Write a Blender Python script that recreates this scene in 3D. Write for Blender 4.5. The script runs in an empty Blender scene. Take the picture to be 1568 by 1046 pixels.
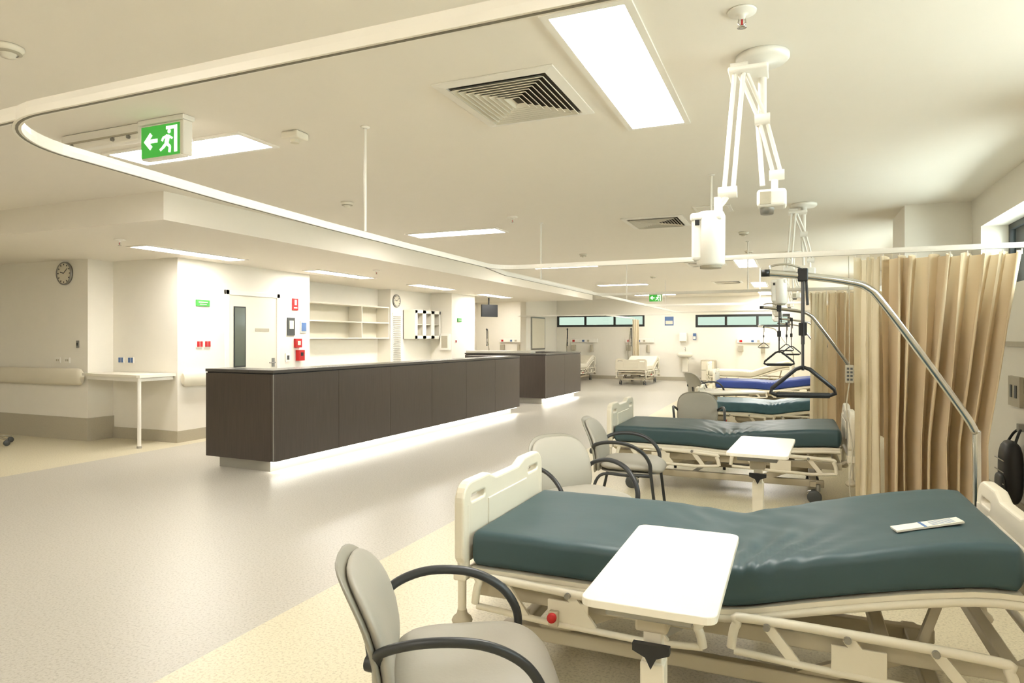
import bpy,bmesh,math,random
from mathutils import Vector,Matrix,noise
random.seed(3)
sc=bpy.context.scene
sc.view_settings.view_transform='Standard'
sc.view_settings.look='None'
sc.view_settings.exposure=1.3
LS=17.5     # ceiling panel radiance
H0=2.83    # main ceiling
HL=2.56    # lowered ceiling
# ------------------------------------------------------------ materials
def lin(c):
    return [((x/255)/12.92 if x/255<=0.04045 else ((x/255+0.055)/1.055)**2.4) for x in c]
def mat(name,rgb,rough=0.5,metal=0.0,var=0.04,nscale=8.0,bump=0.0,bscale=60,emit=0,trans=0,spec=0.5,stretch=None):
    m=bpy.data.materials.new(name); m.use_nodes=True
    nt=m.node_tree; n=nt.nodes; L=nt.links
    p=n['Principled BSDF']; c=lin(rgb)
    tc=n.new('ShaderNodeTexCoord'); no=n.new('ShaderNodeTexNoise'); no.inputs['Scale'].default_value=nscale
    no.inputs['Detail'].default_value=4
    src=tc.outputs['Object']
    if stretch:
        mp=n.new('ShaderNodeMapping'); mp.inputs['Scale'].default_value=stretch
        L.new(src,mp.inputs['Vector']); src=mp.outputs['Vector']
    L.new(src,no.inputs['Vector'])
    mx=n.new('ShaderNodeMix'); mx.data_type='RGBA'
    mx.inputs['A'].default_value=[max(0,x*(1-var)) for x in c]+[1]
    mx.inputs['B'].default_value=[min(1,x*(1+var)) for x in c]+[1]
    L.new(no.outputs['Fac'],mx.inputs['Factor']); L.new(mx.outputs['Result'],p.inputs['Base Color'])
    p.inputs['Roughness'].default_value=rough; p.inputs['Metallic'].default_value=metal
    p.inputs['Specular IOR Level'].default_value=spec
    if bump:
        nb=n.new('ShaderNodeTexNoise'); nb.inputs['Scale'].default_value=bscale
        L.new(tc.outputs['Object'],nb.inputs['Vector'])
        b=n.new('ShaderNodeBump'); b.inputs['Strength'].default_value=bump; b.inputs['Distance'].default_value=0.01
        L.new(nb.outputs['Fac'],b.inputs['Height']); L.new(b.outputs['Normal'],p.inputs['Normal'])
    if emit:
        p.inputs['Emission Color'].default_value=c+[1]; p.inputs['Emission Strength'].default_value=emit
    if trans:
        t=n.new('ShaderNodeBsdfTranslucent'); L.new(mx.outputs['Result'],t.inputs['Color'])
        ms=n.new('ShaderNodeMixShader'); ms.inputs[0].default_value=trans
        L.new(p.outputs[0],ms.inputs[1]); L.new(t.outputs[0],ms.inputs[2])
        L.new(ms.outputs[0],n['Material Output'].inputs['Surface'])
    return m
def glassmat(nm,col):
    m=bpy.data.materials.new(nm); m.use_nodes=True
    nt=m.node_tree;n=nt.nodes;L=nt.links
    n.remove(n['Principled BSDF'])
    a=n.new('ShaderNodeBsdfTransparent'); b=n.new('ShaderNodeBsdfGlossy'); b.inputs['Roughness'].default_value=0.02
    a.inputs['Color'].default_value=(*col,1)
    f=n.new('ShaderNodeLayerWeight'); f.inputs['Blend'].default_value=0.2
    ms=n.new('ShaderNodeMixShader'); L.new(f.outputs['Fresnel'],ms.inputs[0]); L.new(a.outputs[0],ms.inputs[1]); L.new(b.outputs[0],ms.inputs[2])
    L.new(ms.outputs[0],n['Material Output'].inputs['Surface']); return m
def floormat():
    m=mat('floor_vinyl',(200,195,178),0.34,spec=0.42)
    nt=m.node_tree;n=nt.nodes;L=nt.links;p=n['Principled BSDF']
    tc=n.new('ShaderNodeTexCoord'); sx=n.new('ShaderNodeSeparateXYZ'); L.new(tc.outputs['Object'],sx.inputs[0])
    g=n.new('ShaderNodeMath'); g.operation='GREATER_THAN'; g.inputs[1].default_value=-2.48; L.new(sx.outputs['X'],g.inputs[0])
    l=n.new('ShaderNodeMath'); l.operation='LESS_THAN'; l.inputs[1].default_value=-7.6; L.new(sx.outputs['X'],l.inputs[0])
    a=n.new('ShaderNodeMath'); a.operation='MAXIMUM'; L.new(g.outputs[0],a.inputs[0]); L.new(l.outputs[0],a.inputs[1])
    mx=n.new('ShaderNodeMix'); mx.data_type='RGBA'
    mx.inputs['A'].default_value=lin((184,179,168))+[1]; mx.inputs['B'].default_value=lin((208,199,172))+[1]
    L.new(a.outputs[0],mx.inputs['Factor'])
    def speck(scale,lo,hi,p0,p1):
        vo=n.new('ShaderNodeTexNoise'); vo.inputs['Scale'].default_value=scale; vo.inputs['Detail'].default_value=2
        L.new(tc.outputs['Object'],vo.inputs['Vector'])
        r=n.new('ShaderNodeValToRGB'); r.color_ramp.elements[0].position=p0; r.color_ramp.elements[0].color=(*lo,1)
        r.color_ramp.elements[1].position=p1; r.color_ramp.elements[1].color=(*hi,1)
        L.new(vo.outputs['Fac'],r.inputs[0]); return r
    r=speck(75,(.80,.79,.76),(1,1,1),.36,.50); r2=speck(120,(1,1,1),(1.14,1.14,1.14),.58,.66)
    m2=n.new('ShaderNodeMix'); m2.data_type='RGBA'; m2.blend_type='MULTIPLY'; m2.inputs['Factor'].default_value=1
    L.new(mx.outputs['Result'],m2.inputs['A']); L.new(r.outputs[0],m2.inputs['B'])
    m3=n.new('ShaderNodeMix'); m3.data_type='RGBA'; m3.blend_type='MULTIPLY'; m3.inputs['Factor'].default_value=1
    L.new(m2.outputs['Result'],m3.inputs['A']); L.new(r2.outputs[0],m3.inputs['B']); L.new(m3.outputs['Result'],p.inputs['Base Color'])
    return m
M_floor=floormat()
M_wall=mat('wall_paint_cream',(235,230,218),0.6,var=.015)
M_ceil=mat('ceiling_paint',(237,231,219),0.7,var=.01)
M_skirt=mat('skirting_vinyl',(178,170,150),0.5,var=.08,nscale=60)
M_white=mat('white_laminate',(230,224,208),0.35,var=.01)
M_gloss=mat('white_powdercoat',(238,234,224),0.3,var=.01)
M_cream=mat('cream_bed_plastic',(220,212,192),0.35,var=.02)
M_creamd=mat('beige_bed_metal',(188,178,154),0.4,var=.03)
M_teal=mat('teal_mattress_vinyl',(50,73,77),0.47,var=.06,nscale=3,bump=.08,bscale=9)
M_tealb=mat('blue_mattress_vinyl',(58,94,106),0.4,var=.25,nscale=12)
M_blue=mat('royal_blue_cover',(36,60,132),0.5,var=.1)
M_sheet=mat('white_sheet',(218,211,192),0.7,var=.03)
M_wood=mat('dark_wood_laminate',(66,57,50),0.32,var=.30,nscale=6,stretch=(9,9,.5))
M_top=mat('dark_counter_top',(70,66,62),0.25,var=.1,nscale=20)
M_gap=mat('panel_gap_dark',(22,20,18),0.6)
M_kick=mat('kick_grey',(170,166,154),0.4)
M_chr=mat('chrome',(205,203,196),0.14,metal=1,var=.01)
M_steel=mat('steel_grey',(150,148,142),0.35,metal=.8)
M_blk=mat('black_plastic',(22,22,24),0.45)
M_arm=mat('dark_arm_plastic',(42,44,44),0.42)
M_chair=mat('grey_chair_vinyl',(158,153,140),0.5,var=.02,bump=.05,bscale=90)
M_shell=mat('chair_shell_plastic',(138,134,120),0.4)
M_curt=mat('tan_curtain',(219,199,165),0.85,var=.05,nscale=5,trans=.2)
M_curt2=mat('cream_curtain',(230,218,190),0.85,var=.04,nscale=5,trans=.2)
M_red=mat('red_plastic',(185,22,22),0.4)
M_green=mat('green_sign',(60,165,60),0.4,emit=.25)
M_greens=mat('green_label',(70,160,70),0.5)
M_swhite=mat('sign_white',(245,255,240),0.4,emit=.5)
M_dkgrey=mat('dark_grey',(70,72,70),0.5)
M_track=mat('track_slot_grey',(120,116,104),0.6)
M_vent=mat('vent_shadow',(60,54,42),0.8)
M_frame=mat('window_frame_dark',(40,42,40),0.4)
M_bluelab=mat('blue_label',(80,110,155),0.5)
M_dark=mat('screen_dark',(18,20,22),0.2)
M_reveal=mat('dark_room_glass',(96,102,92),0.12)
M_glass=glassmat('window_glass',(.9,.95,.93)); M_tint=glassmat('tinted_window_glass',(.205,.228,.205))
def emis(name,col,st):
    m=bpy.data.materials.new(name); m.use_nodes=True
    n=m.node_tree.nodes; L=m.node_tree.links; n.remove(n['Principled BSDF'])
    e=n.new('ShaderNodeEmission'); e.inputs[0].default_value=(*col,1); e.inputs[1].default_value=st
    L.new(e.outputs[0],n['Material Output'].inputs['Surface']); return m
M_lamp=emis('light_diffuser',(1,.955,.892),LS)
M_led=emis('led_strip',(1,.95,.85),11)
# ------------------------------------------------------------ geometry builder
def rrect(w,h,r,seg=5,sub=1):
    pts=[]
    for cx,cy,a0 in((w/2-r,h/2-r,0),(-w/2+r,h/2-r,90),(-w/2+r,-h/2+r,180),(w/2-r,-h/2+r,270)):
        for i in range(seg+1):
            a=math.radians(a0+90*i/seg); pts.append((cx+r*math.cos(a),cy+r*math.sin(a)))
    if sub>1:
        out=[]
        for i in range(len(pts)):
            a=pts[i];b=pts[(i+1)%len(pts)]; out.append(a)
            if (a[0]-b[0])**2+(a[1]-b[1])**2>(.1*max(w,h))**2:
                for k in range(1,sub): out.append((a[0]+(b[0]-a[0])*k/sub,a[1]+(b[1]-a[1])*k/sub))
        pts=out
    return pts
def crom(P,n=8):
    P=[Vector(p) for p in P]; out=[]
    for i in range(len(P)-1):
        p0=P[max(i-1,0)];p1=P[i];p2=P[i+1];p3=P[min(i+2,len(P)-1)]
        for k in range(n):
            t=k/n
            out.append(.5*((2*p1)+(p2-p0)*t+(2*p0-5*p1+4*p2-p3)*t*t+(3*p1-p0-3*p2+p3)*t**3))
    out.append(P[-1]); return out
class G:
    def __init__(s): s.V=[];s.F=[];s.M=[];s.S=[];s.mats=[];s.T=None
    def add(s,vs,fs,m,smooth=False):
        o=len(s.V)
        if m not in s.mats: s.mats.append(m)
        k=s.mats.index(m)
        for v in vs:
            v=Vector(v); s.V.append(s.T@v if s.T else v)
        for f in fs: s.F.append([i+o for i in f]); s.M.append(k); s.S.append(smooth)
    def box(s,a,b,m,bev=0):
        a,b=[min(p,q) for p,q in zip(a,b)],[max(p,q) for p,q in zip(a,b)]
        if not bev:
            vs=[(x,y,z) for x in(a[0],b[0]) for y in(a[1],b[1]) for z in(a[2],b[2])]
            s.add(vs,[(0,1,3,2),(4,6,7,5),(0,4,5,1),(2,3,7,6),(0,2,6,4),(1,5,7,3)],m); return
        t=bmesh.new(); bmesh.ops.create_cube(t,size=1)
        for v in t.verts: v.co=Vector([(a[i]+b[i])/2+v.co[i]*(b[i]-a[i]) for i in range(3)])
        bmesh.ops.bevel(t,geom=t.edges[:],offset=min(bev,.4*min(b[i]-a[i] for i in range(3))),segments=3,profile=.5,affect='EDGES')
        t.verts.index_update()
        s.add([v.co.copy() for v in t.verts],[[v.index for v in f.verts] for f in t.faces],m); t.free()
    def bar(s,p0,p1,w,h,m,up=(0,0,1)):
        s.sweep([p0,p1],[(-w/2,-h/2),(w/2,-h/2),(w/2,h/2),(-w/2,h/2)],m,up=up)
    def sweep(s,P,sec,m,up=None,smooth=False,scale=None,closed=False):
        P=[Vector(p) for p in P]; n=len(sec); vs=[];fs=[]
        N=len(P); prev=None
        for i,p in enumerate(P):
            if closed: t=(P[(i+1)%N]-P[i-1]).normalized()
            else: t=(P[min(i+1,N-1)]-P[max(i-1,0)]).normalized()
            if up is not None:
                u=Vector(up); sd=t.cross(u)
                if sd.length<1e-4: sd=t.cross(Vector((1,0,0)))
                sd.normalize(); u=sd.cross(t).normalized()
            else:
                if prev is None:
                    a=Vector((0,0,1)) if abs(t.z)<.9 else Vector((1,0,0)); u=(a-t*a.dot(t)).normalized()
                else:
                    u=(prev-t*prev.dot(t)).normalized()
                prev=u; sd=t.cross(u)
            k=scale[i] if scale else 1
            for a,b in sec: vs.append(p+sd*a*k+u*b*k)
        for i in range(N-1 if not closed else N):
            for j in range(n):
                fs.append((i*n+j,i*n+(j+1)%n,((i+1)%N)*n+(j+1)%n,((i+1)%N)*n+j))
        s.add(vs,fs,m,smooth)
        if not closed:
            s.add(vs[:n],[list(range(n))],m); s.add(vs[-n:],[list(range(n))],m)
    def tube(s,P,r,m,seg=10,scale=None,closed=False):
        s.sweep(P,[(r*math.cos(2*math.pi*i/seg),r*math.sin(2*math.pi*i/seg)) for i in range(seg)],m,smooth=True,scale=scale,closed=closed)
    def cyl(s,p0,p1,r0,m,r1=None,seg=20):
        r1=r0 if r1 is None else r1
        s.sweep([p0,p1],[(r0*math.cos(2*math.pi*i/seg),r0*math.sin(2*math.pi*i/seg)) for i in range(seg)],m,smooth=True,scale=[1,r1/r0])
    def lathe(s,prof,c,m,seg=24,axis='z'):
        vs=[];fs=[];n=len(prof)
        for j in range(seg):
            a=2*math.pi*j/seg
            for r,h in prof:
                x,y=r*math.cos(a),r*math.sin(a)
                q={'z':(x,y,h),'y':(x,h,y),'x':(h,x,y)}[axis]
                vs.append((c[0]+q[0],c[1]+q[1],c[2]+q[2]))
        for j in range(seg):
            for i in range(n-1): fs.append((j*n+i,j*n+i+1,((j+1)%seg)*n+i+1,((j+1)%seg)*n+i))
        s.add(vs,fs,m,True)
    def prism(s,pts,vec,m):
        n=len(pts); vec=Vector(vec); vs=[Vector(p) for p in pts]+[Vector(p)+vec for p in pts]
        s.add(vs,[list(range(n)),list(range(n,2*n))]+[(i,(i+1)%n,n+(i+1)%n,n+i) for i in range(n)],m)
    def pad(s,w,h,t,m,fn,n=4,K=8,seg=40):
        vs=[];fs=[]
        def sg(c): return (1 if c>=0 else -1)*abs(c)**(2/n)
        seq=[(math.sin(math.pi/2*k/K),1) for k in range(1,K+1)]+[(math.sin(math.pi/2*k/K),-1) for k in range(K-1,0,-1)]
        for rho,sd in seq:
            tt=t/2*math.sqrt(max(0,1-rho**5))*sd
            for j in range(seg):
                a=2*math.pi*j/seg; vs.append(fn(rho*w/2*sg(math.cos(a)),rho*h/2*sg(math.sin(a)),tt))
        R=len(seq)
        for i in range(R-1):
            for j in range(seg): fs.append((i*seg+j,i*seg+(j+1)%seg,(i+1)*seg+(j+1)%seg,(i+1)*seg+j))
        c0=len(vs); vs.append(fn(0,0,t/2)); vs.append(fn(0,0,-t/2))
        for j in range(seg):
            fs.append((c0,j,(j+1)%seg)); fs.append((c0+1,(R-1)*seg+(j+1)%seg,(R-1)*seg+j))
        s.add(vs,fs,m,True)
    def flat(s,splines,extr,bev,m,fn):
        cu=bpy.data.curves.new('tmp','CURVE'); cu.dimensions='2D'; cu.fill_mode='BOTH'
        cu.extrude=extr; cu.bevel_depth=bev; cu.bevel_resolution=2
        for sp in splines:
            q=cu.splines.new('POLY'); q.points.add(len(sp)-1)
            for i,(x,y) in enumerate(sp): q.points[i].co=(x,y,0,1)
            q.use_cyclic_u=True
        ob=bpy.data.objects.new('tmp',cu); sc.collection.objects.link(ob)
        dg=bpy.context.evaluated_depsgraph_get(); me=bpy.data.meshes.new_from_object(ob.evaluated_get(dg))
        s.add([fn(*v.co) for v in me.vertices],[list(p.vertices) for p in me.polygons],m)
        bpy.data.objects.remove(ob); bpy.data.curves.remove(cu); bpy.data.meshes.remove(me)
    def obj(s,name,loc=(0,0,0),rz=0,norm=True):
        me=bpy.data.meshes.new(name); me.from_pydata(s.V,[],s.F)
        for m in s.mats: me.materials.append(m)
        me.polygons.foreach_set('material_index',s.M); me.polygons.foreach_set('use_smooth',s.S)
        if norm:
            b=bmesh.new(); b.from_mesh(me); bmesh.ops.recalc_face_normals(b,faces=b.faces[:]); b.to_mesh(me); b.free()
        me.update()
        o=bpy.data.objects.new(name,me); o.location=loc; o.rotation_euler=(0,0,math.radians(rz))
        sc.collection.objects.link(o); return o
def boxes(name,lst):
    g=G()
    for a,b,m in lst: g.box(a,b,m)
    return g.obj(name)
# ------------------------------------------------------------ room shell
boxes('floor',[((-13.2,-2.7,-.1),(1.96,23.2,0),M_floor)])
boxes('ceiling',[((-13.2,-2.7,H0),(1.96,23.2,H0+.15),M_ceil)])
boxes('ceiling_bulkhead',[((-13.2,4.49,HL),(-5.45,19,H0),M_ceil)])
boxes('wall_back',[((-13.2,-2.7,0),(1.96,-2.5,H0),M_wall)])
boxes('wall_left',[((-13.2,-2.5,0),(-13,6.3,H0),M_wall)])
wins=[(0.4,4.3),(5.2,7.65),(9.3,12.2),(13.2,16.2),(17.4,21)]
z0,z1=1.9,2.52
L=[((1.66,-2.5,0),(1.96,23.2,z0),M_wall),((1.66,-2.5,z1),(1.96,23.2,H0),M_wall)]
yy=-2.5
for a,b in wins: L.append(((1.66,yy,z0),(1.96,a,z1),M_wall)); yy=b
L.append(((1.66,yy,z0),(1.96,23.2,z1),M_wall))
boxes('wall_right',L)
def window(a,b,axis,pos,depth,zz0,zz1,n,name,fw=.05,gm=None):
    g=G(); gm=gm or M_glass
    def bx(u0,u1,za,zb,m,t0=0,t1=depth):
        if axis=='x': g.box((pos+t0,u0,za),(pos+t1,u1,zb),m)
        else: g.box((u0,pos+t0,za),(u1,pos+t1,zb),m)
    bx(a,b,zz0,zz0+fw,M_frame); bx(a,b,zz1-fw,zz1,M_frame)
    for i in range(n+1):
        u=a+(b-a)*i/n; lo=max(a,u-fw/2) if i else a; bx(lo if i<n else b-fw,lo+fw if i<n else b,zz0+fw,zz1-fw,M_frame)
    bx(a+fw,b-fw,zz0+fw,zz1-fw,gm,depth*.45,depth*.55)
    g.obj(name)
k=1
for a,b in wins:
    window(a,b,'x',1.88,.05,z0,z1,2,'window_%d'%k); k+=1
boxes('wall_column_right',[((1.07,8.0,0),(1.66,8.9,H0),M_wall)])
g=G(); g.box((1.63,-2.5,1.38),(1.66,8.0,1.42),M_skirt); g.obj('trim_1')
g=G(); g.box((1.64,-2.5,0),(1.66,8.0,.15),M_skirt); g.obj('baseboard_right')
# far wall
W2=[(-7.94,-4.74,1.84,2.27,3),(-3.03,-.1,1.80,2.22,3)]
L=[((-11.2,23,0),(1.66,23.2,1.80),M_wall),((-11.2,23,2.27),(1.66,23.2,H0),M_wall),
 ((-11.2,23,1.80),(-7.94,23.2,2.27),M_wall),((-7.94,23,1.80),(-4.74,23.2,1.84),M_wall),((-4.74,23,1.80),(-3.03,23.2,2.27),M_wall),
 ((-3.03,23,2.22),(-.1,23.2,2.27),M_wall),((-.1,23,1.80),(1.66,23.2,2.27),M_wall)]
boxes('wall_far',L)
for a,b,c,d,n in W2:
    window(a,b,'y',23.02,.05,c,d,n,'window_%d'%k,.075,M_tint); k+=1
boxes('baseboard_far',[((-7.9,22.98,0),(1.66,23,.12),M_skirt)])
# left-hand wall blocks
boxes('wall_left_corridor',[((-13.2,6.3,0),(-9.13,9.4,HL),M_wall)])
boxes('wall_left_niche',[((-9.13,6.68,0),(-7.84,9.41,HL),M_wall)])
boxes('wall_left_recess',[((-10,9.41,0),(-8.8,12.9,HL),M_wall),((-10,12.9,0),(-8.45,14.7,HL),M_wall)])
boxes('wall_left_block',[((-11.2,14.7,0),(-7.84,16.0,HL),M_wall)])
boxes('wall_left_far',[((-11.4,16,0),(-11.2,23.2,H0),M_wall)])
boxes('wall_partition_far',[((-8.15,20,0),(-7.95,23,H0),M_wall)])
g=G()
g.box((-13,6.28,0),(-9.13,6.3,.32),M_skirt); g.box((-9.13,6.28,0),(-9.11,6.68,.32),M_skirt)
g.box((-9.11,6.66,0),(-7.84,6.68,.16),M_skirt); g.box((-7.84,6.66,0),(-7.82,7.49,.16),M_skirt); g.box((-7.84,8.66,0),(-7.82,9.41,.16),M_skirt)
g.obj('baseboard_left')
g=G(); g.box((-7.93,20.4,.95),(-7.9,21.6,1.0),M_steel)
g.box((-7.948,20.4,1.05),(-7.92,21.7,2.15),M_steel); g.box((-7.93,20.46,1.1),(-7.915,21.64,2.1),M_sheet); g.obj('window_partition')
# door in left wall
g=G(); X=-7.838
for a,b,c,d in((7.5,7.57,0,2.17),(8.57,8.64,0,2.17),(7.5,8.64,2.1,2.17)):
    g.box((X,a,c),(X+.035,b,d),M_gloss,.004)
g.box((X,7.57,0.005),(X+.02,8.57,2.1),M_white)
g.box((X+.01,7.66,1.0),(X+.026,7.9,1.93),M_frame); g.box((X+.02,7.68,1.02),(X+.03,7.88,1.91),M_reveal)
g.box((X+.02,8.1,1.55),(X+.026,8.4,1.6),M_skirt)
g.box((X+.02,8.46,.98),(X+.03,8.52,1.12),M_steel); g.tube([(X+.03,8.49,1.05),(X+.07,8.49,1.05),(X+.07,8.36,1.05)],.009,M_steel)
g.obj('door_1')
# bumper rails
def bumper(name,p0,p1,r=.12):
    g=G(); d=(Vector(p1)-Vector(p0)).normalized()
    P=[Vector(p0)-d*0,Vector(p0)+d*.03,Vector(p0)+d*.08,Vector(p1)-d*.08,Vector(p1)-d*.03,Vector(p1)]
    sec=[(.05*math.cos(2*math.pi*i/20),r*math.sin(2*math.pi*i/20)) for i in range(20)]
    g.sweep(P,sec,M_cream,up=(0,0,1),smooth=True,scale=[.7,.93,1,1,.93,.7]); g.obj(name)
bumper('wall_bumper_rail',(-12.9,6.245,.9),(-9.17,6.245,.9))
bumper('wall_bumper_rail',(-7.785,6.72,.88),(-7.785,7.45,.88),.11)
# wall table in the niche
g=G()
g.prism([(-9.1,6.2,.925),(-7.9,6.1,.925),(-7.86,6.12,.925),(-7.86,6.67,.925),(-9.1,6.67,.925)],(0,0,.035),M_white)
g.bar((-9.05,6.24,.90),(-7.9,6.15,.90),.02,.05,M_gloss); g.box((-7.92,6.15,.875),(-7.9,6.66,.925),M_gloss)
g.cyl((-7.91,6.15,0.02),(-7.91,6.15,.925),.024,M_gloss); g.cyl((-7.91,6.15,0),(-7.91,6.15,.03),.03,M_kick)
g.obj('wall_table')
# clocks
def clock(c,axis,r=.16):
    g=G()
    g.T=Matrix.Translation(c)@({'y':Matrix.Identity(4),'x':Matrix.Rotation(math.radians(90),4,'Z')}[axis])
    g.lathe([(0,-.002),(r,-.002),(r,-.03),(r*.93,-.04),(r*.88,-.028)],(0,0,0),M_steel,32,'y')
    g.lathe([(0,-.025),(r*.9,-.025)],(0,0,0),M_sheet,32,'y')
    for i in range(12):
        a=i*math.pi/6; x,z=math.sin(a),math.cos(a)
        g.bar((x*r*.70,-.028,z*r*.70),(x*r*.82,-.028,z*r*.82),.012,.004,M_blk,up=(0,1,0))
    g.bar((0,-.031,0),(-r*.45,-.031,r*.12),.012,.003,M_blk,up=(0,1,0)); g.bar((0,-.033,0),(r*.5,-.033,r*.42),.008,.003,M_blk,up=(0,1,0))
    g.obj('wall_clock')
clock((-9.6,6.3,2.37),'y',.165); clock((-8.45,13.12,2.3),'x',.15)
# small wall devices
def plate(name,c,face,w,h,m,details=(),t=.015):
    g=G(); x,y,z=c
    def bx(u0,u1,a,b,m,t0,t1):
        t0+=.001
        if face=='x': g.box((x+t0,y+u0,z+a),(x+t1,y+u1,z+b),m,.002)
        elif face=='-x': g.box((x-t1,y+u0,z+a),(x-t0,y+u1,z+b),m,.002)
        else: g.box((x+u0,y-t1,z+a),(x+u1,y-t0,z+b),m,.002)
    bx(-w/2,w/2,-h/2,h/2,m,0,t)
    for (u,v,ww,hh,mm) in details: bx(u-ww/2,u+ww/2,v-hh/2,v+hh/2,mm,t-.002,t+.006)
    g.obj(name)
plate('green_wall_sign',(X,7.1,1.95),'x',.24,.09,M_greens,[(0,.01,.16,.015,M_white),(0,-.02,.12,.01,M_white)])
plate('red_power_outlet',(X,7.04,1.36),'x',.11,.10,M_gloss,[(-.025,0,.042,.08,M_red),(.028,0,.042,.08,M_red)])
plate('red_power_outlet',(X,7.18,1.36),'x',.11,.10,M_gloss,[(-.025,0,.042,.08,M_red),(.028,0,.042,.08,M_red)])
plate('fire_extinguisher_sign',(X,9.03,2.02),'x',.14,.20,M_red,[(0,.03,.05,.09,M_white),(0,-.06,.08,.02,M_white)])
plate('wall_notice',(X,8.93,1.64),'x',.18,.30,M_dkgrey,[(0,0.03,.10,.14,M_sheet)])
plate('wall_notice',(X,9.24,1.64),'x',.16,.20,M_sheet,[(0,0,.12,.15,M_bluelab)])
plate('fire_alarm_call_point',(X,9.08,1.36),'x',.15,.15,M_red,[(0,0,.07,.07,M_sheet)],.05)
plate('fire_alarm_box',(X,9.12,1.15),'x',.14,.18,M_red,[(0,0.02,.06,.06,M_blk)],.08)
plate('power_outlet',(X,8.85,1.12),'x',.1,.14,M_gloss,[(0,0,.05,.07,M_dkgrey)])
plate('light_switch',(-9.75,6.3,1.13),'y',.11,.08,M_gloss,[(-.02,0,.02,.03,M_skirt),(.02,0,.02,.03,M_skirt)])
plate('light_switch',(-9.55,6.3,1.13),'y',.11,.08,M_gloss,[(-.02,0,.02,.03,M_skirt),(.02,0,.02,.03,M_skirt)])
plate('door_lock_plate',(-9.33,6.3,1.36),'y',.05,.10,M_steel,[(0,0,.02,.04,M_blk)])
plate('blue_power_outlet',(-8.95,6.68,1.13),'y',.12,.09,M_gloss,[(-.025,0,.04,.07,M_bluelab),(.028,0,.04,.07,M_bluelab)])
plate('blue_power_outlet',(-8.75,6.68,1.13),'y',.12,.09,M_gloss,[(-.025,0,.04,.07,M_bluelab),(.028,0,.04,.07,M_bluelab)])
plate('hand_towel_dispenser',(-7.98,14.7,1.35),'y',.25,.4,M_gloss,[(0,0,.17,.3,M_skirt)],.12)
plate('green_wall_sign',(X,15.1,1.9),'x',.22,.09,M_greens,[(0,.0,.16,.015,M_white)])
plate('red_power_outlet',(X,14.9,1.36),'x',.10,.10,M_gloss,[(0,0,.06,.06,M_red)])
# recess shelving, bench
g=G(); y0,y1,xa,xb=9.75,12.85,-8.797,-8.45
g.box((xa,y0,1.43),(xa+.01,y1,2.12),M_sheet)
for z in(1.43,1.77,2.12): g.box((xa,y0,z),(xb,y1,z+.025),M_white)
for y in(y0,11.8,y1-.025): g.box((xa,y,1.43),(xb-.002,y+.025,2.12),M_white)
g.obj('open_wall_shelves')
g=G(); g.box((-8.797,9.45,.86),(-8.2,12.88,.9),M_white,.005); g.box((-8.78,9.47,.1),(-8.25,12.86,.86),M_white); g.box((-8.78,9.5,0),(-8.32,12.8,.1),M_kick)
for i in range(6): g.box((-8.25,9.5+i*.56,.12),(-8.235,10.03+i*.56,.84),M_gloss,.004); g.tube([(-8.235,9.75+i*.56,.78),(-8.2,9.75+i*.56,.78),(-8.2,9.9+i*.56,.78),(-8.235,9.9+i*.56,.78)],.005,M_steel,6)
g.obj('base_cabinet')
g=G(); g.box((-8.448,12.95,.2),(-8.43,13.3,2.02),M_gloss)
for i in range(40): g.box((-8.43,12.98,.25+i*.043),(-8.415,13.27,.27+i*.043),M_kick)
g.obj('louvre_panel')
g=G(); a,b=13.42,14.62
g.box((-8.447,a,1.42),(-8.12,b,1.45),M_white); g.box((-8.447,a,2.08),(-8.12,b,2.11),M_white); g.box((-8.447,a,1.42),(-8.43,b,2.1),M_kick)
for i in range(4): y=a+(b-.03-a)*i/3; g.box((-8.447,y,1.45),(-8.12,y+.03,2.08),M_white)
for i in range(3):
    y=a+.01+i*.397
    g.box((-8.12,y,1.43),(-8.10,y+.07,2.1),M_gloss); g.box((-8.12,y+.32,1.43),(-8.10,y+.385,2.1),M_gloss)
    g.box((-8.12,y,1.43),(-8.10,y+.385,1.5),M_gloss); g.box((-8.12,y,2.03),(-8.10,y+.385,2.1),M_gloss)
g.box((-8.44,a+.02,1.76),(-8.14,b-.02,1.775),M_white)
g.obj('glass_door_cabinet')
g=G(); g.box((-8.445,13.35,.86),(-7.95,14.68,.9),M_white); g.box((-8.445,13.37,0),(-8.0,14.66,.86),M_white); g.obj('sink_cabinet')
g=G(); g.box((-.025,-.26,-.17),(.025,.26,.17),M_blk,.01); g.box((.025,-.24,-.15),(.03,.24,.15),M_blk); g.cyl((-.03,0,.1),(-.03,0,H0-2.2-.005),.02,M_blk); g.lathe([(0,0),(.06,0),(.05,-.03)],(-.03,0,H0-2.2-.005),M_blk)
g.obj('hanging_television',(-7.78,16.8,2.2),-35)
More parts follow.
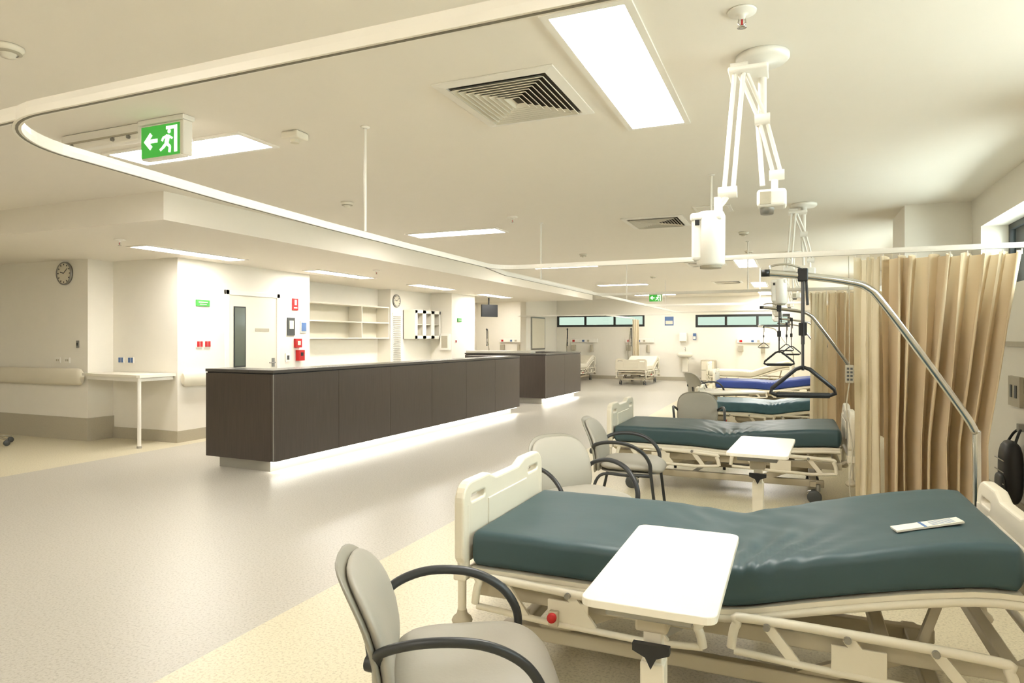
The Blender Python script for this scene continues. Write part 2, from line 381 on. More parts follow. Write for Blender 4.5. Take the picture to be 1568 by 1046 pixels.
# ------------------------------------------------------------ reception counters
def counter(name,loc,rz,w,l):
    g=G(); zb=.13; zt=1.06
    n=max(1,round(l/1.06)); 
    for i in range(n):
        a=l*i/n; b=l*(i+1)/n
        g.box((-.04,a+.002,zb),(0,b-.002,zt),M_wood)
    g.box((-.12,.03,zb+.01),(-.035,l-.03,zt),M_gap)
    g.box((-w,0,zb),(-.04,.04,zt),M_wood); g.box((-.004,-.003,zb),(.003,.006,zt),M_steel)
    g.box((-w,l-.04,zb),(-.04,l,zt),M_wood)
    g.box((-.30,.01,zt),(-.012,l-.01,zt+.012),M_gap); g.box((-w+.01,.012,zt),(-.02,.3,zt+.012),M_gap)
    g.box((-.34,-.005,zt+.012),(.005,l+.005,zt+.045),M_top,.003); g.box((-w-.005,-.005,zt+.012),(-.34,.34,zt+.045),M_top,.003)
    g.box((-w-.005,l-.34,zt+.012),(-.34,l+.005,zt+.045),M_top,.003)
    g.box((-w+.02,.04,.70),(-.12,l-.04,.73),M_white)
    g.box((-w+.1,.1,0),(-.14,l-.1,zb),M_kick); g.box((-w+.05,.05,zb-.01),(-.02,l-.05,zb),M_kick)
    g.box((-.075,.04,zb-.018),(-.045,l-.04,zb-.01),M_led)
    return g.obj(name,loc,rz)
counter('reception_counter',(-5.08,5.52,0),-2.08,1.0,6.34)
counter('reception_counter',(-4.95,13.6,0),-2.08,2.0,2.3)
g=G(); g.box((-6.9,13.62,1.106),(-5.3,13.9,1.16),M_kick,.01); g.obj('counter_shelf')
def monitor(x,y,rz):
    g=G(); g.box((-.22,-.02,.10),(.22,.02,.32),M_blk,.01); g.cyl((0,0,.02),(0,0,.2),.025,M_blk); g.lathe([(0,0),(.11,0),(.11,.01),(.02,.03)],(0,0,0),M_blk); g.box((-.2,-.022,.12),(.2,-.019,.30),M_dark); g.obj('computer_monitor',(x,y,.732),rz)
monitor(-5.5,8.0,90); monitor(-5.45,10.2,90)
# ------------------------------------------------------------ ceiling fittings
def panel(x0,x1,y0,y1,z):
    g=G(); f=.035
    for a,b in(((x0-f,y0-f),(x1+f,y0)),((x0-f,y1),(x1+f,y1+f)),((x0-f,y0),(x0,y1)),((x1,y0),(x1+f,y1))):
        g.box((a[0],a[1],z-.012),(b[0],b[1],z-.0005),M_gloss)
    g.box((x0,y0,z-.006),(x1,y1,z-.001),M_lamp); g.obj('ceiling_light_panel')
for a,b in((2.7,4.33),(12.1,13.7),(17.5,19.1),(21.2,22.6)): panel(-.97,-.64,a,b,H0)
for y in(3.42,7.62,12.1,16.9,21.3): panel(-4.72,-3.45,y,y+.32,H0)
for a in(5.65,8.8,12.0,15.3): panel(-7.42,-7.14,a,a+1.55,HL)
for y in(-1.6,): panel(-4.72,-3.45,y,y+.32,H0); panel(-.97,-.64,-1.9,-.6,H0)
panel(-9.7,-8.4,1.5,1.82,H0); panel(-9.8,-9.5,20.5,22,H0)
def vent(x0,x1,y0,y1):
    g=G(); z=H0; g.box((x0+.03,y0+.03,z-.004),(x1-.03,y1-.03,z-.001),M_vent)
    cx,cy=(x0+x1)/2,(y0+y1)/2; hx,hy=(x1-x0)/2,(y1-y0)/2
    def ring(i0,za,i1,zb,m):
        o=[(cx+sx*(hx-i0),cy+sy*(hy-i0),za) for sx,sy in((-1,-1),(1,-1),(1,1),(-1,1))]
        q=[(cx+sx*(hx-i1),cy+sy*(hy-i1),zb) for sx,sy in((-1,-1),(1,-1),(1,1),(-1,1))]
        g.add(o+q,[(j,(j+1)%4,4+(j+1)%4,4+j) for j in range(4)],m)
    ring(0,z-.001,0,z-.008,M_gloss); ring(0,z-.008,.06,z-.014,M_gloss); ring(.06,z-.014,.062,z-.002,M_gloss)
    n=8; st=(min(hx,hy)-.09)/n
    for i in range(n):
        a=.075+i*st
        ring(a,z-.024,a+st*.78,z-.004,M_white); ring(a,z-.024,a+.004,z-.026,M_white)
    g.obj('ceiling_air_vent',norm=False)
vent(-1.82,-1.12,3.17,3.95); vent(-1.85,-1.15,7.6,8.35); vent(-1.85,-1.15,12.5,13.2); vent(-1.85,-1.15,16.9,17.6)
def detector(x,y,z=H0):
    g=G(); z-=.001; g.lathe([(0,0),(.065,0),(.065,-.012),(.05,-.03),(.03,-.038),(.03,-.05),(0,-.055)],(x,y,z),M_white); 
    g.lathe([(.052,-.026),(.056,-.03),(.04,-.036)],(x,y,z),M_skirt); g.obj('smoke_detector')
for p in((-4.19,5.6),(-3.43,1.98),(-.6,9.2),(-.65,11.2),(-3.2,10.6),(-2.9,15)): detector(*p)
g=G(); g.box((-3.16,3.5,H0-.05),(-3.02,3.62,H0-.001),M_white,.012); g.cyl((-3.09,3.56,H0-.07),(-3.09,3.56,H0-.05),.03,M_sheet); g.obj('motion_sensor')
def sprinkler(x,y,z=H0,nm='fire_sprinkler'):
    g=G(); z-=.001; g.lathe([(0,0),(.06,0),(.058,-.008),(.03,-.014),(.014,-.02),(.014,-.035),(0,-.035)],(x,y,z),M_gloss)
    g.tube([(x-.012,y,z-.03),(x-.016,y,z-.05),(x,y,z-.065)],.003,M_chr,6); g.tube([(x+.012,y,z-.03),(x+.016,y,z-.05),(x,y,z-.065)],.003,M_chr,6)
    g.cyl((x,y,z-.058),(x,y,z-.035),.004,M_red,seg=8); g.lathe([(0,-.066),(.018,-.066),(.02,-.07),(0,-.07)],(x,y,z),M_chr,12); g.obj(nm)
sprinkler(-.2,2.97); sprinkler(-2.95,7.0); sprinkler(-7.0,5.2,HL); sprinkler(-6.3,9.2,HL)
g=G(); g.box((-.98,7.2,H0-.008),(-.6,7.6,H0-.001),M_gloss,.003); g.box((-.95,7.23,H0-.011),(-.63,7.57,H0-.006),M_ceil); g.obj('ceiling_access_hatch')
# exit sign
def exit_sign(x,y,z,s=1):
    g=G(); g.T=Matrix.Translation((x,y,z-.001))@Matrix.Scale(s,4)
    g.box((-.19,0,-.03),(.21,.09,0),M_gloss,.006)
    g.box((-.175,.015,-.25),(.175,.075,-.03),M_gloss,.008); g.box((.175,.01,-.245),(.20,.08,-.03),M_gloss,.006)
    g.box((-.165,.009,-.24),(.165,.016,-.045),M_green)
    f=.007
    def pl(pts,m,yy=f): g.prism([(a,yy,b) for a,b in pts],(0,.004,0),m)
    pl([(-.14,-.14),(-.085,-.085),(-.065,-.105),(-.088,-.128),(-.02,-.128),(-.02,-.152),(-.088,-.152),(-.065,-.175),(-.085,-.195)],M_swhite)
    pl([(.055,-.06),(.15,-.06),(.15,-.225),(.125,-.225),(.125,-.08),(.055,-.08)],M_swhite)
    def lim(a,b,w): g.bar((a[0],f,a[1]),(b[0],f,b[1]),w,.005,M_swhite,up=(0,1,0))
    lim((.075,-.115),(.06,-.165),.03); lim((.06,-.165),(.09,-.19),.018); lim((.09,-.19),(.085,-.225),.016)
    lim((.06,-.165),(.03,-.19),.018); lim((.03,-.19),(.005,-.205),.014); lim((.075,-.12),(.11,-.14),.013); lim((.07,-.12),(.03,-.13),.013); lim((.03,-.13),(.022,-.15),.012)
    g.lathe([(0,f-.002),(.014,f-.002)],(.085,0,-.095),M_swhite,12,'y')
    g.obj('exit_sign')
exit_sign(-3.66,2.98,H0); exit_sign(-3.9,20.5,H0,1.1)
g=G(); g.box((-4.62,3.0,H0-.11),(-3.87,3.06,H0-.001),M_gloss,.01); g.box((-4.62,2.99,H0-.07),(-3.87,3.0,H0-.06),M_skirt)
for x in(-4.5,-4.1,-3.95): g.cyl((x,2.985,H0-.085),(x,3.0,H0-.085),.012,M_steel,seg=10)
g.obj('ceiling_batten')
# curtain rails
ZR=2.12
def rail(pts,dz=0):
    g=G(); g.sweep([(a,b,c+dz) for a,b,c in pts],[(-.012,-.02),(.012,-.02),(.014,.0),(.012,.02),(-.012,.02),(-.014,.0)],M_gloss,up=(0,0,1))
    g.sweep([(a,b,c+dz-.0203) for a,b,c in pts],[(-.004,-.001),(.004,-.001),(.004,.001),(-.004,.001)],M_track,up=(0,0,1)); g.obj('curtain_rail')
def arc(cx,cy,r,a0,a1,n=14): return [(cx+r*math.cos(math.radians(a0+(a1-a0)*i/n)),cy+r*math.sin(math.radians(a0+(a1-a0)*i/n)),ZR) for i in range(n+1)]
rail([(1.645,1.25,ZR)]+arc(-2.02,1.64,.39,270,180)+[(-2.5,2.4,ZR),(-2.56,3.2,ZR),(-2.6,4.2,ZR)]+arc(-2.37,5.6,.25,180,90)+[(1.645,5.85,ZR)])
rail([(-2.12,1.268,ZR),(-4.6,1.38,ZR)],.003)
rail([(-2.64,5.62,ZR)]+[(-2.78,6.4,ZR)]+arc(-2.5,9.8,.3,180,90)+[(1.645,10.1,ZR)],.002)
rail([(-2.8,9.85,ZR)]+[(-2.8,13.4,ZR)]+arc(-2.5,13.6,.3,180,90)+[(1.645,13.9,ZR)],.004)
rail([(-2.8,13.65,ZR),(-2.8,17.2,ZR)]+arc(-2.5,17.4,.3,180,90)+[(1.645,17.7,ZR)],.001)
rail([(-7.9,19.2,ZR),(-3.2,19.2,ZR)],.003); rail([(-5.1,19.22,ZR),(-5.1,22.97,ZR)])
def drop(x,y):
    g=G(); g.cyl((x,y,ZR+.026),(x,y,H0-.001),.009,M_gloss,seg=10); g.lathe([(0,0),(.03,0),(.028,-.006),(.012,-.012)],(x,y,H0-.001),M_gloss); g.obj('curtain_rail_hanger')
for p in((-2.58,3.64),(-.64,5.85),(-2.79,7.5),(-.2,1.25),(-.6,10.1),(-2.8,12),(-.6,13.9),(-2.8,16)): drop(*p)
# curtains
def curtain(name,x0,x1,y,zt,zb,folds,amp,m,x1b=None):
    g=G(); NX=folds*18; NZ=18; vs=[];fs=[]; x1b=x1b or x1
    ph=[random.uniform(-1.4,1.4) for _ in range(folds+2)]; am=[random.uniform(.55,1.35) for _ in range(folds+2)]
    for j in range(NZ+1):
        t=j/NZ
        for i in range(NX+1):
            s=i/NX; q=s*folds; k=int(q); f=q-k; f=f*f*(3-2*f)
            pa=ph[k]*(1-f)+ph[min(k+1,folds+1)]*f; aa=am[k]*(1-f)+am[min(k+1,folds+1)]*f
            xe=x1+(x1b-x1)*min(1,t*1.4)
            w=2*math.pi*q+pa*(.5+t)
            x=x0+(xe-x0)*s+.02*math.sin(2*w)*(xe-x0)/folds/.1+.014*math.sin(w*.37+t*2)
            yv=y+amp*aa*(.35+.65*min(1,t*2.2))*math.sin(w)+.016*math.sin(w*.5+3*t)+.008*math.sin(3*w+2*t)
            z=zt-(zt-zb)*t-(.025*abs(math.sin(w*.5))*(1-t))
            vs.append((x,yv,z))
    for j in range(NZ):
        for i in range(NX): a=j*(NX+1)+i; fs.append((a,a+1,a+NX+2,a+NX+1))
    g.add(vs,fs,m,True)
    for i in range(folds+1):
        x=x0+(x1-x0)*i/folds; g.box((x-.004,y-.004,zt-.03),(x+.004,y+.004,zt+.01),M_gloss)
    g.obj(name,norm=False)
ZT=2.085
curtain('bed_curtain',.45,.64,5.88,ZT,.14,2,.045,M_curt2)
curtain('bed_curtain',.64,1.52,5.86,ZT,.14,8,.14,M_curt,1.30)
curtain('bed_curtain',.2,.42,10.12,ZT,.14,2,.06,M_curt2)
curtain('bed_curtain',.42,1.3,10.1,ZT,.14,7,.11,M_curt,1.25)
curtain('bed_curtain',.3,1.4,13.88,ZT,.14,8,.07,M_curt)
curtain('bed_curtain',-5.1,-4.85,22.62,ZT,.3,3,.05,M_curt2)
# ------------------------------------------------------------ hospital beds
def bed(loc,rz=0,H=.61,mat_m=None,head=.17,name='hospital_bed',W=.95,LN=2.07):
    mat_m=mat_m or M_teal; g=G(); T=.15
    def zp(x):
        base=H-.018*math.exp(-((x-1.08)/.2)**2)
        if x>1.1: t=min(1,(x-1.1)/(LN-1.25)); base+=head*(t*t*(3-2*t)*.35+t*.65)
        return base
    N=130; sec=rrect(.9,T,.035,4,20); n=len(sec); vs=[];fs=[]
    xs=[.03+(LN-.09)*i/N for i in range(N+1)]
    sts=[(xs[0]-.0,.06),(xs[0]+.004,.03),(xs[0]+.016,.01)]+[(x,0) for x in xs[2:-1]]+[(xs[-1]-.004,.01),(xs[-1]+.01,.03),(xs[-1]+.014,.06)]
    for x,ins in sts:
        for a,b in sec:
            yv=a*(1-ins/.44); zv=b*(1-ins/.075*.9) if ins else b
            wr=0
            if b>0:
                e=math.exp(-((x-1.15)/.32)**2)
                # fan of creases radiating from the knee-break at the near edge
                an=math.atan2(a+.62,x-1.12)
                wr=.005*noise.noise(Vector((x*5,a*4,1)))+e*(.010*noise.noise(Vector((x*13+a*7,a*5,3)))+.009*math.sin(an*26+2*noise.noise(Vector((x*3,a*3,0))))*math.exp(-((a+.3)/.35)**2))
            side=1+.012*noise.noise(Vector((x*7,b*9,5)))
            vs.append((x,W/2+yv*side,zp(x)-T/2+zv+wr))
    S=len(sts)
    for i in range(S-1):
        for j in range(n): fs.append((i*n+j,i*n+(j+1)%n,(i+1)*n+(j+1)%n,(i+1)*n+j))
    g.add(vs,fs,mat_m,True); g.add(vs[:n],[list(range(n))],mat_m); g.add(vs[-n:],[list(range(n))],mat_m)
    P=[(x,W/2,zp(x)-T-.014) for x in [.04+i*(LN-.1)/30 for i in range(31)]]
    g.sweep(P,[(-.45,-.009),(.45,-.009),(.45,.009),(-.45,.009)],M_cream,up=(0,0,1))
    for y in(.03,W-.03):
        g.tube([(x,y,zz-.025) for x,_,zz in P],.016,M_cream,8)
    zf=H-.26
    for y in(.09,W-.09): g.box((.055,y-.02,zf-.03),(LN-.045,y+.02,zf+.03),M_creamd,.006)
    for x in(.06,.55,1.05,1.6,LN-.1): g.box((x,.085,zf-.024),(x+.05,W-.085,zf+.024),M_creamd,.006)
    for x in(.25,.8,1.25,1.75): 
        for y in(.2,W-.2): g.bar((x,y,zf),(x+.08,y,zp(x+.08)-T-.02),.03,.03,M_creamd)
    g.cyl((.7,W/2,zf-.05),(1.25,W/2,zf-.1),.03,M_steel); g.box((.45,W/2-.09,zf-.12),(.75,W/2+.09,zf-.028),M_cream,.02)
    zb=.17
    for y in(.16,W-.16):
        g.bar((.32,y,zb),(.72,y,zf),.025,.06,M_creamd); g.bar((1.35,y,zb),(1.75,y,zf),.025,.06,M_creamd)
        g.bar((.75,y+.03,zb),(1.0,y+.03,zf),.02,.03,M_steel)
        g.box((.14,y-.025,zb-.035),(LN-.18,y+.025,zb+.025),M_creamd,.008)
    for x in(.18,LN-.3): g.box((x,.1,zb-.03),(x+.06,W-.1,zb+.02),M_creamd,.008)
    for x in(.2,LN-.26):
        for y in(.1,W-.1):
            g.cyl((x+.03,y,.10),(x+.03,y,zb),.018,M_steel)
            for dy in(-.024,.024):
                g.lathe([(0,-.012),(.045,-.012),(.06,-.006),(.06,.006),(.045,.012),(0,.012)],(x,y+dy,.06),M_dkgrey,20,'y')
            g.pad(.13,.09,.10,M_creamd,lambda a,b,c,x=x,y=y:(x+a*.9,y+c*.45,.085+b*.7),n=2.5,K=4,seg=16)
            g.bar((x+.03,y,.12),(x-.06,y,.10),.03,.012,M_steel)
    def board(x,z0,z1,wd,lean):
        hw=wd/2
        out=[]
        def ar(cx,cy,r,a0,a1,k=6):
            for i in range(k+1):
                a=math.radians(a0+(a1-a0)*i/k); out.append((cx+r*math.cos(a),cy+r*math.sin(a)))
        ar(-hw+.03,z0+.03,.03,180,270); ar(hw-.03,z0+.03,.03,270,360)
        ar(hw-.075,z1-.075,.075,0,90); out.append((hw-.25,z1)); out.append((hw-.33,z1-.03)); out.append((-hw+.33,z1-.03)); out.append((-hw+.25,z1)); ar(-hw+.075,z1-.075,.075,90,180)
        hs=[]
        for sgn in(-1,1):
            cx=sgn*(hw-.135); cz=z1-.068
            q=[(cx+p[0],cz+p[1]) for p in rrect(.165,.05,.024,5)]; hs.append(q[::-1])
        g.flat([out]+hs,.012,.012,M_cream,lambda a,b,c:(x+c+lean*(b-z0),W/2+a,b))
        g.box((x-.028,W/2-.24,z0+.06),(x-.018,W/2+.24,z1-.1),M_cream,.004); g.box((x+.018,W/2-.24,z0+.06),(x+.03,W/2+.24,z1-.1),M_cream,.004)
        for y in(W/2-hw+.035,W/2+hw-.035): g.tube([(x,y,z0-.08),(x,y,z0+.04),(x+lean*.1,y,z1-.09)],.027,M_cream,12)
    board(.0,H-.13,H+.20,W,0); board(LN+.02,H-.1,H+.21,W*.98,.05)
    for x,sg in((0.0,-1),(LN+.02,1)):
        for y in(.02,W-.02):
            g.cyl((x,y,H-.2),(x,y,H-.36),.019,M_cream); g.box((x-.03,y-.03,H-.21),(x+.03,y+.03,H-.15),M_cream,.008)
            g.lathe([(0,.0),(.028,.0),(.042,.012),(.046,.022),(.04,.036),(.024,.05),(.02,.07)],(x,y,max(.09,H-.41)),M_creamd)
        g.tube([(x,.02,H-.19),(x,W-.02,H-.19)],.016,M_cream)
        for y in(.1,W-.1): g.bar((x,y,H-.19),(x-sg*.1,y,zf),.03,.02,M_creamd)
    for y,s in((-.015,-1),(W+.015,1)):
        for x0,x1 in((.08,1.02),(1.12,1.98)):
            za=H-.20; zc=H-.31
            dz=.02 if x0<1 else .0
            pts=crom([(x0,y,zc+.02),(x0+.02,y,za),(x0+.09,y,za+.025),(x1-.09,y,za+.01-dz),(x1-.02,y,za-.02-dz),(x1,y,zc)],6)
            g.tube(pts,.017,M_cream,10)
            g.tube([(x0+.01,y,zc+.01),(x0+.3,y,zc-.005),(x1-.2,y,zc-.015),(x1,y,zc)],.014,M_cream,8)
            for f in(.2,.5,.8):
                xx=x0+(x1-x0)*f; g.bar((xx-.05,y,za+.01),(xx+.05,y,zc-.005),.035,.014,M_cream,up=(0,1,0)); g.bar((xx+.05,y,zc),(xx+.02,y-s*.08,zf-.06),.025,.012,M_creamd)
                g.cyl((xx-.05,y-.0,za+.01),(xx-.05,y+s*.03,za+.01),.012,M_steel,seg=10)
            g.box((x0+.33,y-.006,zc-.02),(x0+.50,y+.006,za-.02),M_cream,.003)
    g.box((.42,-.045,zf-.06),(.46,-.0,zf-.0),M_creamd,.005); g.lathe([(0,-.02),(.018,-.02),(.02,-.008),(.018,0)],(.44,-.045,zf-.02),M_red,14,'y')
    return g.obj(name,loc,rz)
def pole(loc,rz=0):
    g=G()
    P=crom([(2.1,1.05,.30),(2.1,1.05,.96),(2.09,1.045,1.03),(2.0,1.02,1.18),(1.72,.9,1.59),(1.64,.87,1.68),(1.55,.84,1.71),(1.38,.79,1.735),(1.225,.745,1.75)],7)
    g.tube(P,.0165,M_chr,12)
    g.cyl((2.1,1.05,.26),(2.1,1.05,.42),.026,M_creamd); g.box((2.06,1.0,.30),(2.12,1.07,.34),M_creamd,.006)
    g.lathe([(0,.0),(.019,.0),(.019,.03),(0,.03)],(1.21,.74,1.735),M_blk)
    hx,hy=1.37,.785
    g.bar((hx,hy,1.76),(hx,hy,1.42),.034,.006,M_blk,up=(1,.3,0)); g.bar((hx+.012,hy,1.76),(hx+.02,hy,1.6),.02,.006,M_blk,up=(1,.3,0))
    g.box((hx-.022,hy-.022,1.71),(hx+.022,hy+.022,1.77),M_blk,.006); g.box((hx-.018,hy-.012,1.46),(hx+.018,hy+.012,1.52),M_blk,.004)
    g.bar((hx,hy,1.43),(hx,hy,1.30),.022,.006,M_blk,up=(1,.3,0))
    g.tube(crom([(hx-.13,hy-.03,1.745),(hx-.14,hy-.03,1.78),(hx-.07,hy-.02,1.79),(hx,hy,1.77)]),.005,M_chr,6)
    dx,dy=.132,.03; q=-.02
    tri=[(hx,hy,1.335+q),(hx-.03,hy,1.325+q),(hx-dx,hy-dy,1.235+q),(hx-dx-.005,hy-dy,1.215+q),(hx-dx+.02,hy-dy,1.205+q),(hx+dx-.02,hy+dy,1.205+q),(hx+dx+.005,hy+dy,1.215+q),(hx+dx,hy+dy,1.235+q),(hx+.03,hy,1.325+q)]
    g.tube(tri,.0095,M_blk,8,closed=True); g.tube([tri[4],tri[5]],.0135,M_blk,10)
    g.obj('patient_lifting_pole',loc,rz)
bed((-1.33,2.57,0)); pole((-1.33,2.57,0))
bed((-1.64,6.3,0),H=.60,head=.06); pole((-1.5,6.3,0))
bed((-1.4,10.75,0),H=.46,mat_m=M_tealb,head=.1); pole((-1.4,10.75,0))
bed((-1.5,14.15,0),H=.58,mat_m=M_blue,head=.1); pole((-1.5,14.15,0))
bed((-2.1,18.2,0),H=.6,mat_m=M_sheet,head=.25); pole((-2.1,18.2,0))
bed((-4.1,20.2,0),90,H=.6,mat_m=M_sheet,head=.25); pole((-4.1,20.2,0),90)
bed((-6.35,20.4,0),90,H=.6,mat_m=M_sheet,head=.25); pole((-6.35,20.4,0),90)
bed((-9.2,20.0,0),90,H=.62,mat_m=M_sheet,head=.25); pole((-9.2,20.0,0),90)
# paper on mattress
g=G(); a=math.atan2(.17,.88)
g.T=Matrix.Translation((.45,2.84,.766))@Matrix.Rotation(math.radians(14),4,'Z')@Matrix.Rotation(-a,4,'Y')
g.box((-.115,-.03,-.004),(.115,.03,.003),M_white); g.box((-.02,-.03,.003),(-.01,.03,.0035),M_bluelab)
for i in range(5): g.box((.01,-.022+i*.01,.003),(.09,-.019+i*.01,.0035),M_bluelab)
g.obj('paper_label')
# ------------------------------------------------------------ overbed tables
def otable(loc,rz=0):
    g=G(); h=.75
    pts=rrect(.35,.77,.03,5)
    g.flat([pts],.008,.003,M_white,lambda a,b,c:(.175+a,.385+b,h-.012+c))
    g.box((.06,.03,h-.05),(.29,.55,h-.025),M_steel,.005)
    g.box((.125,.10,h-.11),(.215,.16,h-.05),M_creamd,.008)
    g.box((.148,.105,.42),(.198,.15,h-.05),M_cream,.004); g.box((.14,.097,.09),(.206,.158,.56),M_cream,.006)
    g.prism([(.125,.09,.62),(.225,.09,.62),(.225,.09,.60),(.19,.09,.585),(.175,.09,.555),(.16,.09,.585),(.125,.09,.60)],(0,-.02,0),M_blk)
    g.box((.14,.05,.07),(.206,.17,.11),M_creamd,.008)
    g.box((.02,.08,.06),(.33,.14,.09),M_creamd,.008)
    for x in(.03,.31): 
        g.box((x-.02,.10,.06),(x+.02,.72,.085),M_creamd,.006)
        for y in(.13,.7): g.lathe([(0,-.012),(.024,-.012),(.026,0),(.024,.012),(0,.012)],(x,y,.027),M_dkgrey,14,'x'); g.cyl((x,y,.03),(x,y,.065),.008,M_steel,seg=8)
    g.obj('overbed_table',loc,rz)
otable((-.53,1.73,0)); otable((-.38,4.27,0),-3); otable((-1.15,9.1,0),-60)
# ------------------------------------------------------------ chairs
def chair(loc,rz):
    g=G()
    def seat(a,b,c): return (a+.02,b,.455+c-.035*max(0,(a-.1)/.15)**2)
    g.pad(.50,.50,.085,M_chair,seat,n=4)
    g.pad(.48,.48,.02,M_shell,lambda a,b,c:(a+.02,b,.41+c),n=4)
    def back(off,sc):
        def f(a,b,c):
            z=.585+b*sc; return (-.215-.24*(z-.40)+.4*a*a+c+off-.05*((z-.58)/.22)**2, a*sc, z)
        return f
    g.pad(.45,.41,.05,M_chair,back(0,1),n=3.2); g.pad(.46,.43,.03,M_shell,back(-.026,1.02),n=3.2)
    g.tube(crom([(.0,0,.40),(-.2,0,.40),(-.27,0,.45),(-.29,0,.54)]),.022,M_arm)
    for s in(-1,1):
        P=crom([(-.255,s*.19,.555),(-.245,s*.24,.61),(-.13,s*.275,.645),(.02,s*.28,.635),(.13,s*.275,.58),(.185,s*.27,.50),(.19,s*.262,.42)],7)
        g.sweep(P,[(.016*math.cos(2*math.pi*i/12),.013*math.sin(2*math.pi*i/12)) for i in range(12)],M_arm,smooth=True)
        g.tube([(.19,s*.262,.44),(.24,s*.262,.02)],.012,M_arm); g.tube(crom([(.19,s*.255,.40),(0,s*.25,.395),(-.2,s*.24,.38),(-.27,s*.25,.2),(-.30,s*.25,.02)],6),.012,M_arm)
        g.cyl((-.25,s*.19,.555),(-.285,s*.17,.555),.024,M_arm)
        g.cyl((.24,s*.262,0),(.24,s*.262,.03),.016,M_blk); g.cyl((-.30,s*.25,0),(-.30,s*.25,.03),.016,M_blk)
    g.tube([(.1,-.26,.395),(.1,.26,.395)],.012,M_arm)
    g.obj('visitor_armchair',loc,rz)
chair((-.92,1.83,0),30); chair((-1.2,4.0,0),-38); chair((-1.2,5.3,0),3); chair((-1.0,7.85,0),-80); chair((-1.5,12.9,0),40)
# ------------------------------------------------------------ ceiling equipment arms
def ceil_arm(ox,oy):
    g=G(); g.T=Matrix.Translation((ox+.14,oy-3.48,-.001)); 
    g.lathe([(0,0),(.125,0),(.125,-.02),(.11,-.035),(.03,-.04),(.03,-.07),(0,-.07)],(-.14,3.48,H0),M_gloss,32)
    g.box((-.29,3.33,2.72),(-.11,3.51,2.745),M_gloss,.01)
    for dx in(-.018,.022): g.tube([(-.24+dx,3.38,2.76),(-.285+dx,3.31,2.15)],.011,M_gloss,8)
    g.cyl((-.28,3.38,2.75),(-.20,3.38,2.75),.026,M_gloss); g.cyl((-.33,3.31,2.14),(-.245,3.31,2.14),.028,M_gloss)
    g.tube(crom([(-.285,3.31,2.14),(-.31,3.31,2.10),(-.33,3.31,2.08)]),.018,M_gloss); g.cyl((-.33,3.31,2.03),(-.33,3.31,2.12),.02,M_gloss)
    g.box((-.455,3.25,2.005),(-.305,3.37,2.045),M_gloss,.014)
    g.lathe([(0,-.135),(.055,-.135),(.066,-.125),(.068,.1),(.06,.12),(0,.125)],(-.365,3.31,1.93),M_gloss,24)
    g.box((-.448,3.255,1.82),(-.40,3.36,2.03),M_gloss,.014); g.box((-.43,3.248,1.985),(-.41,3.256,2.01),M_blk)
    g.lathe([(0,0),(.05,0),(.05,.012)],(-.365,3.31,1.783),M_skirt,20)
    g.cyl((-.14,3.48,2.50),(-.14,3.48,H0-.05),.02,M_gloss); 
    for dx in(-.016,.018): g.tube([(-.23+dx,3.385,2.74),(-.14+dx,3.48,2.52),(-.075+dx,3.52,2.26)],.010,M_gloss,8)
    g.cyl((-.175,3.48,2.52),(-.105,3.48,2.52),.028,M_gloss); g.cyl((-.11,3.52,2.25),(-.04,3.52,2.25),.026,M_gloss)
    g.cyl((-.16,3.5,2.5),(-.14,3.5,2.2),.012,M_gloss)
    g.cyl((-.085,3.52,2.25),(-.085,3.52,2.17),.016,M_gloss)
    g.box((-.165,3.46,2.09),(-.03,3.58,2.175),M_gloss,.016); g.box((-.15,3.455,2.10),(-.1,3.462,2.16),M_skirt); g.lathe([(0,0),(.03,0),(.035,.03)],(-.12,3.52,2.06),M_steel,16)
    g.obj('ceiling_equipment_arm')
ceil_arm(-.14,3.48); ceil_arm(.1,7.5); ceil_arm(.0,11.6); ceil_arm(-.1,15)
# bag and service panel on right wall
g=G(); g.pad(.30,.50,.13,M_blk,lambda a,b,c:(1.565+c,6.32+a,.40+b),n=3.5,K=6,seg=28)
g.pad(.22,.18,.05,M_arm,lambda a,b,c:(1.50+c,6.32+a,.30+b),n=3.5,K=5,seg=20)
g.tube(crom([(1.56,6.22,.60),(1.6,6.26,.70),(1.63,6.32,.74),(1.6,6.38,.70),(1.56,6.42,.60)]),.01,M_blk,8); g.box((1.61,6.29,.72),(1.658,6.35,.78),M_steel,.004)
for i in range(3): g.tube([(1.49,6.2,.5-i*.09),(1.49,6.44,.5-i*.09)],.004,M_kick,6)
g.obj('black_bag')
plate('wall_service_outlet',(1.66,6.5,1.02),'-x',.3,.24,M_skirt,[(-.06,0,.05,.1,M_dkgrey),(.06,0,.05,.1,M_dkgrey)],.03)
g=G(); g.box((1.60,2.2,.9),(1.658,4.2,1.12),M_gloss,.01)
for i in range(5): g.cyl((1.595,2.5+i*.35,1.0),(1.605,2.5+i*.35,1.0),.03,M_steel)
g.obj('wall_services_trunking')
# handset controller near the curtain
g=G(); g.box((.37,5.74,1.10),(.43,5.77,1.24),M_skirt,.01); 
for i in range(4):
    for j in range(2): g.box((.38+j*.024,5.736,1.12+i*.028),(.396+j*.024,5.74,1.136+i*.028),M_dkgrey)
g.tube(crom([(.40,5.75,1.11),(.38,5.75,.9),(.42,5.76,.6),(.4,5.76,.3),(.44,5.77,.0)]),.005,M_skirt,6); g.tube([(.40,5.77,1.23),(.40,5.8,1.6),(.40,5.85,2.09)],.003,M_skirt,6)
g.obj('nurse_call_handset')
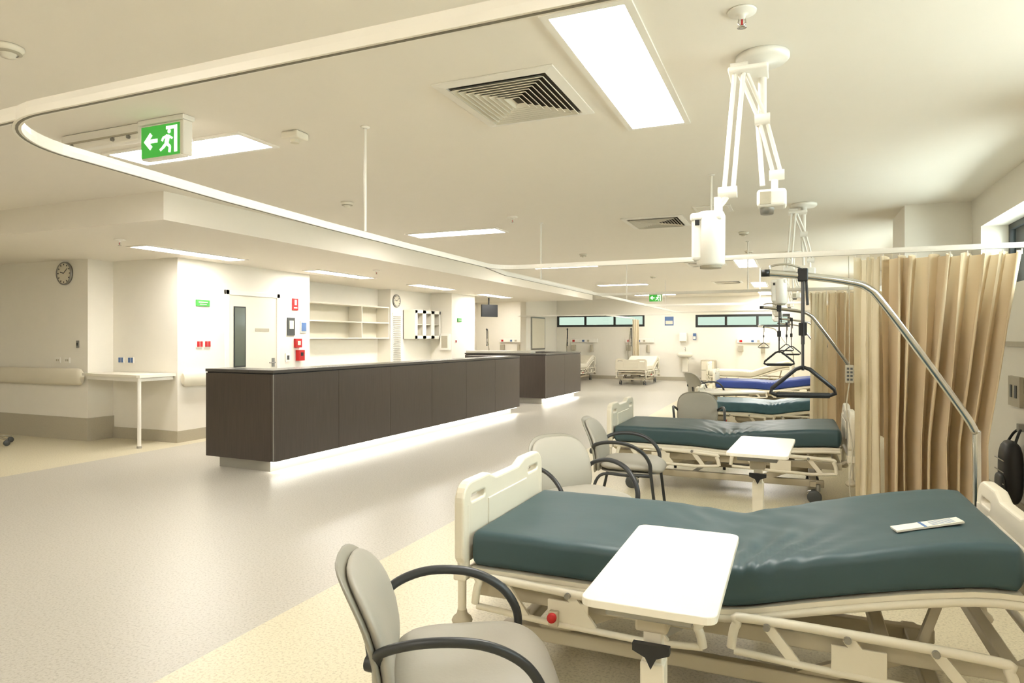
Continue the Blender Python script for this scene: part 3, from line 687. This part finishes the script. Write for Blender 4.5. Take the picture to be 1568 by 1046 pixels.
# far wall equipment
def bedhead(x):
    g=G(); g.box((x-.5,22.93,1.28),(x+.5,22.998,1.42),M_gloss,.008)
    for i,m in enumerate((M_red,M_gloss,M_bluelab,M_skirt,M_gloss)): g.box((x-.42+i*.18,22.915,1.31),(x-.34+i*.18,22.93,1.38),m)
    g.box((x-.45,22.86,1.0),(x-.3,22.998,1.2),M_skirt,.01); g.cyl((x+.3,22.9,.95),(x+.3,22.9,1.2),.06,M_skirt); g.obj('bedhead_service_unit')
for x in(-4.9,-6.9,-9.7,-1.2): bedhead(x)
g=G(); g.pad(.5,.4,.16,M_white,lambda a,b,c:(-3.35+a,22.79+b,.88+c),n=3,K=6,seg=24); g.box((-3.45,22.85,.3),(-3.25,22.998,.86),M_white,.02); g.tube(crom([(-3.35,22.97,1.0),(-3.35,22.94,1.12),(-3.35,22.8,1.12),(-3.35,22.76,1.05)]),.012,M_chr); g.obj('hand_basin')
g=G(); g.box((-3.55,22.88,1.32),(-3.3,22.998,1.62),M_gloss,.02); g.box((-3.52,22.87,1.30),(-3.33,22.9,1.34),M_skirt,.005); g.obj('paper_towel_dispenser')
g=G(); g.box((-3.1,22.9,1.38),(-3.0,22.998,1.6),M_bluelab,.01); g.box((-3.09,22.89,1.4),(-3.01,22.9,1.5),M_gloss); g.obj('soap_dispenser')
plate('wall_poster',(-3.9,23,2.02),'y',.3,.3,M_bluelab,[(0,-.05,.24,.12,M_sheet)])
g=G(); g.box((-2.8,22.55,.0),(-2.35,22.95,.72),M_skirt,.02); g.box((-2.78,22.53,.4),(-2.37,22.55,.68),M_cream,.01); g.box((-2.78,22.53,.06),(-2.37,22.55,.38),M_cream,.01); g.obj('bedside_cabinet')
def drip(x,y):
    g=G()
    for i in range(5):
        a=i*2*math.pi/5+.3; c,s=math.cos(a),math.sin(a)
        g.tube([(x,y,.13),(x+.15*c,y+.15*s,.12),(x+.3*c,y+.3*s,.085)],.014,M_chr,8); g.cyl((x+.3*c,y+.3*s,.05),(x+.3*c,y+.3*s,.1),.01,M_steel)
        g.lathe([(0,-.02),(.035,-.02),(.04,0),(.035,.02),(0,.02)],(x+.3*c,y+.3*s,.04),M_dkgrey,16,'x')
    g.cyl((x,y,.1),(x,y,1.9),.013,M_chr); g.cyl((x,y,.1),(x,y,.2),.03,M_steel)
    for s in(-1,1): g.tube(crom([(x,y,1.88),(x+s*.06,y,1.9),(x+s*.1,y,1.93),(x+s*.12,y,1.97)]),.005,M_chr,6)
    g.obj('drip_stand')
drip(-10.0,5.5)
# ------------------------------------------------------------ world, camera
w=bpy.data.worlds.new('World'); sc.world=w; w.use_nodes=True
nt=w.node_tree; bg=nt.nodes['Background']; bg.inputs[1].default_value=8.5
# bright overcast sky over pale ground
tc=nt.nodes.new('ShaderNodeTexCoord'); sp=nt.nodes.new('ShaderNodeSeparateXYZ'); mr=nt.nodes.new('ShaderNodeMapRange'); rp=nt.nodes.new('ShaderNodeValToRGB')
mr.inputs['From Min'].default_value=-1; mr.inputs['From Max'].default_value=1
nt.links.new(tc.outputs['Generated'],sp.inputs[0]); nt.links.new(sp.outputs['Z'],mr.inputs[0]); nt.links.new(mr.outputs[0],rp.inputs[0])
rp.color_ramp.elements[0].position=.47; rp.color_ramp.elements[0].color=(.66,.68,.68,1)
rp.color_ramp.elements[1].position=.56; rp.color_ramp.elements[1].color=(.90,.96,1,1)
nt.links.new(rp.outputs[0],bg.inputs[0])
cam=bpy.data.cameras.new('Camera'); co=bpy.data.objects.new('Camera',cam); sc.collection.objects.link(co)
co.location=(0,0,1.45); co.rotation_euler=(math.radians(90),0,math.radians(22.9))
cam.sensor_width=36; cam.lens=36*1020/1568; cam.shift_y=-.0036; cam.clip_start=.05
sc.camera=co
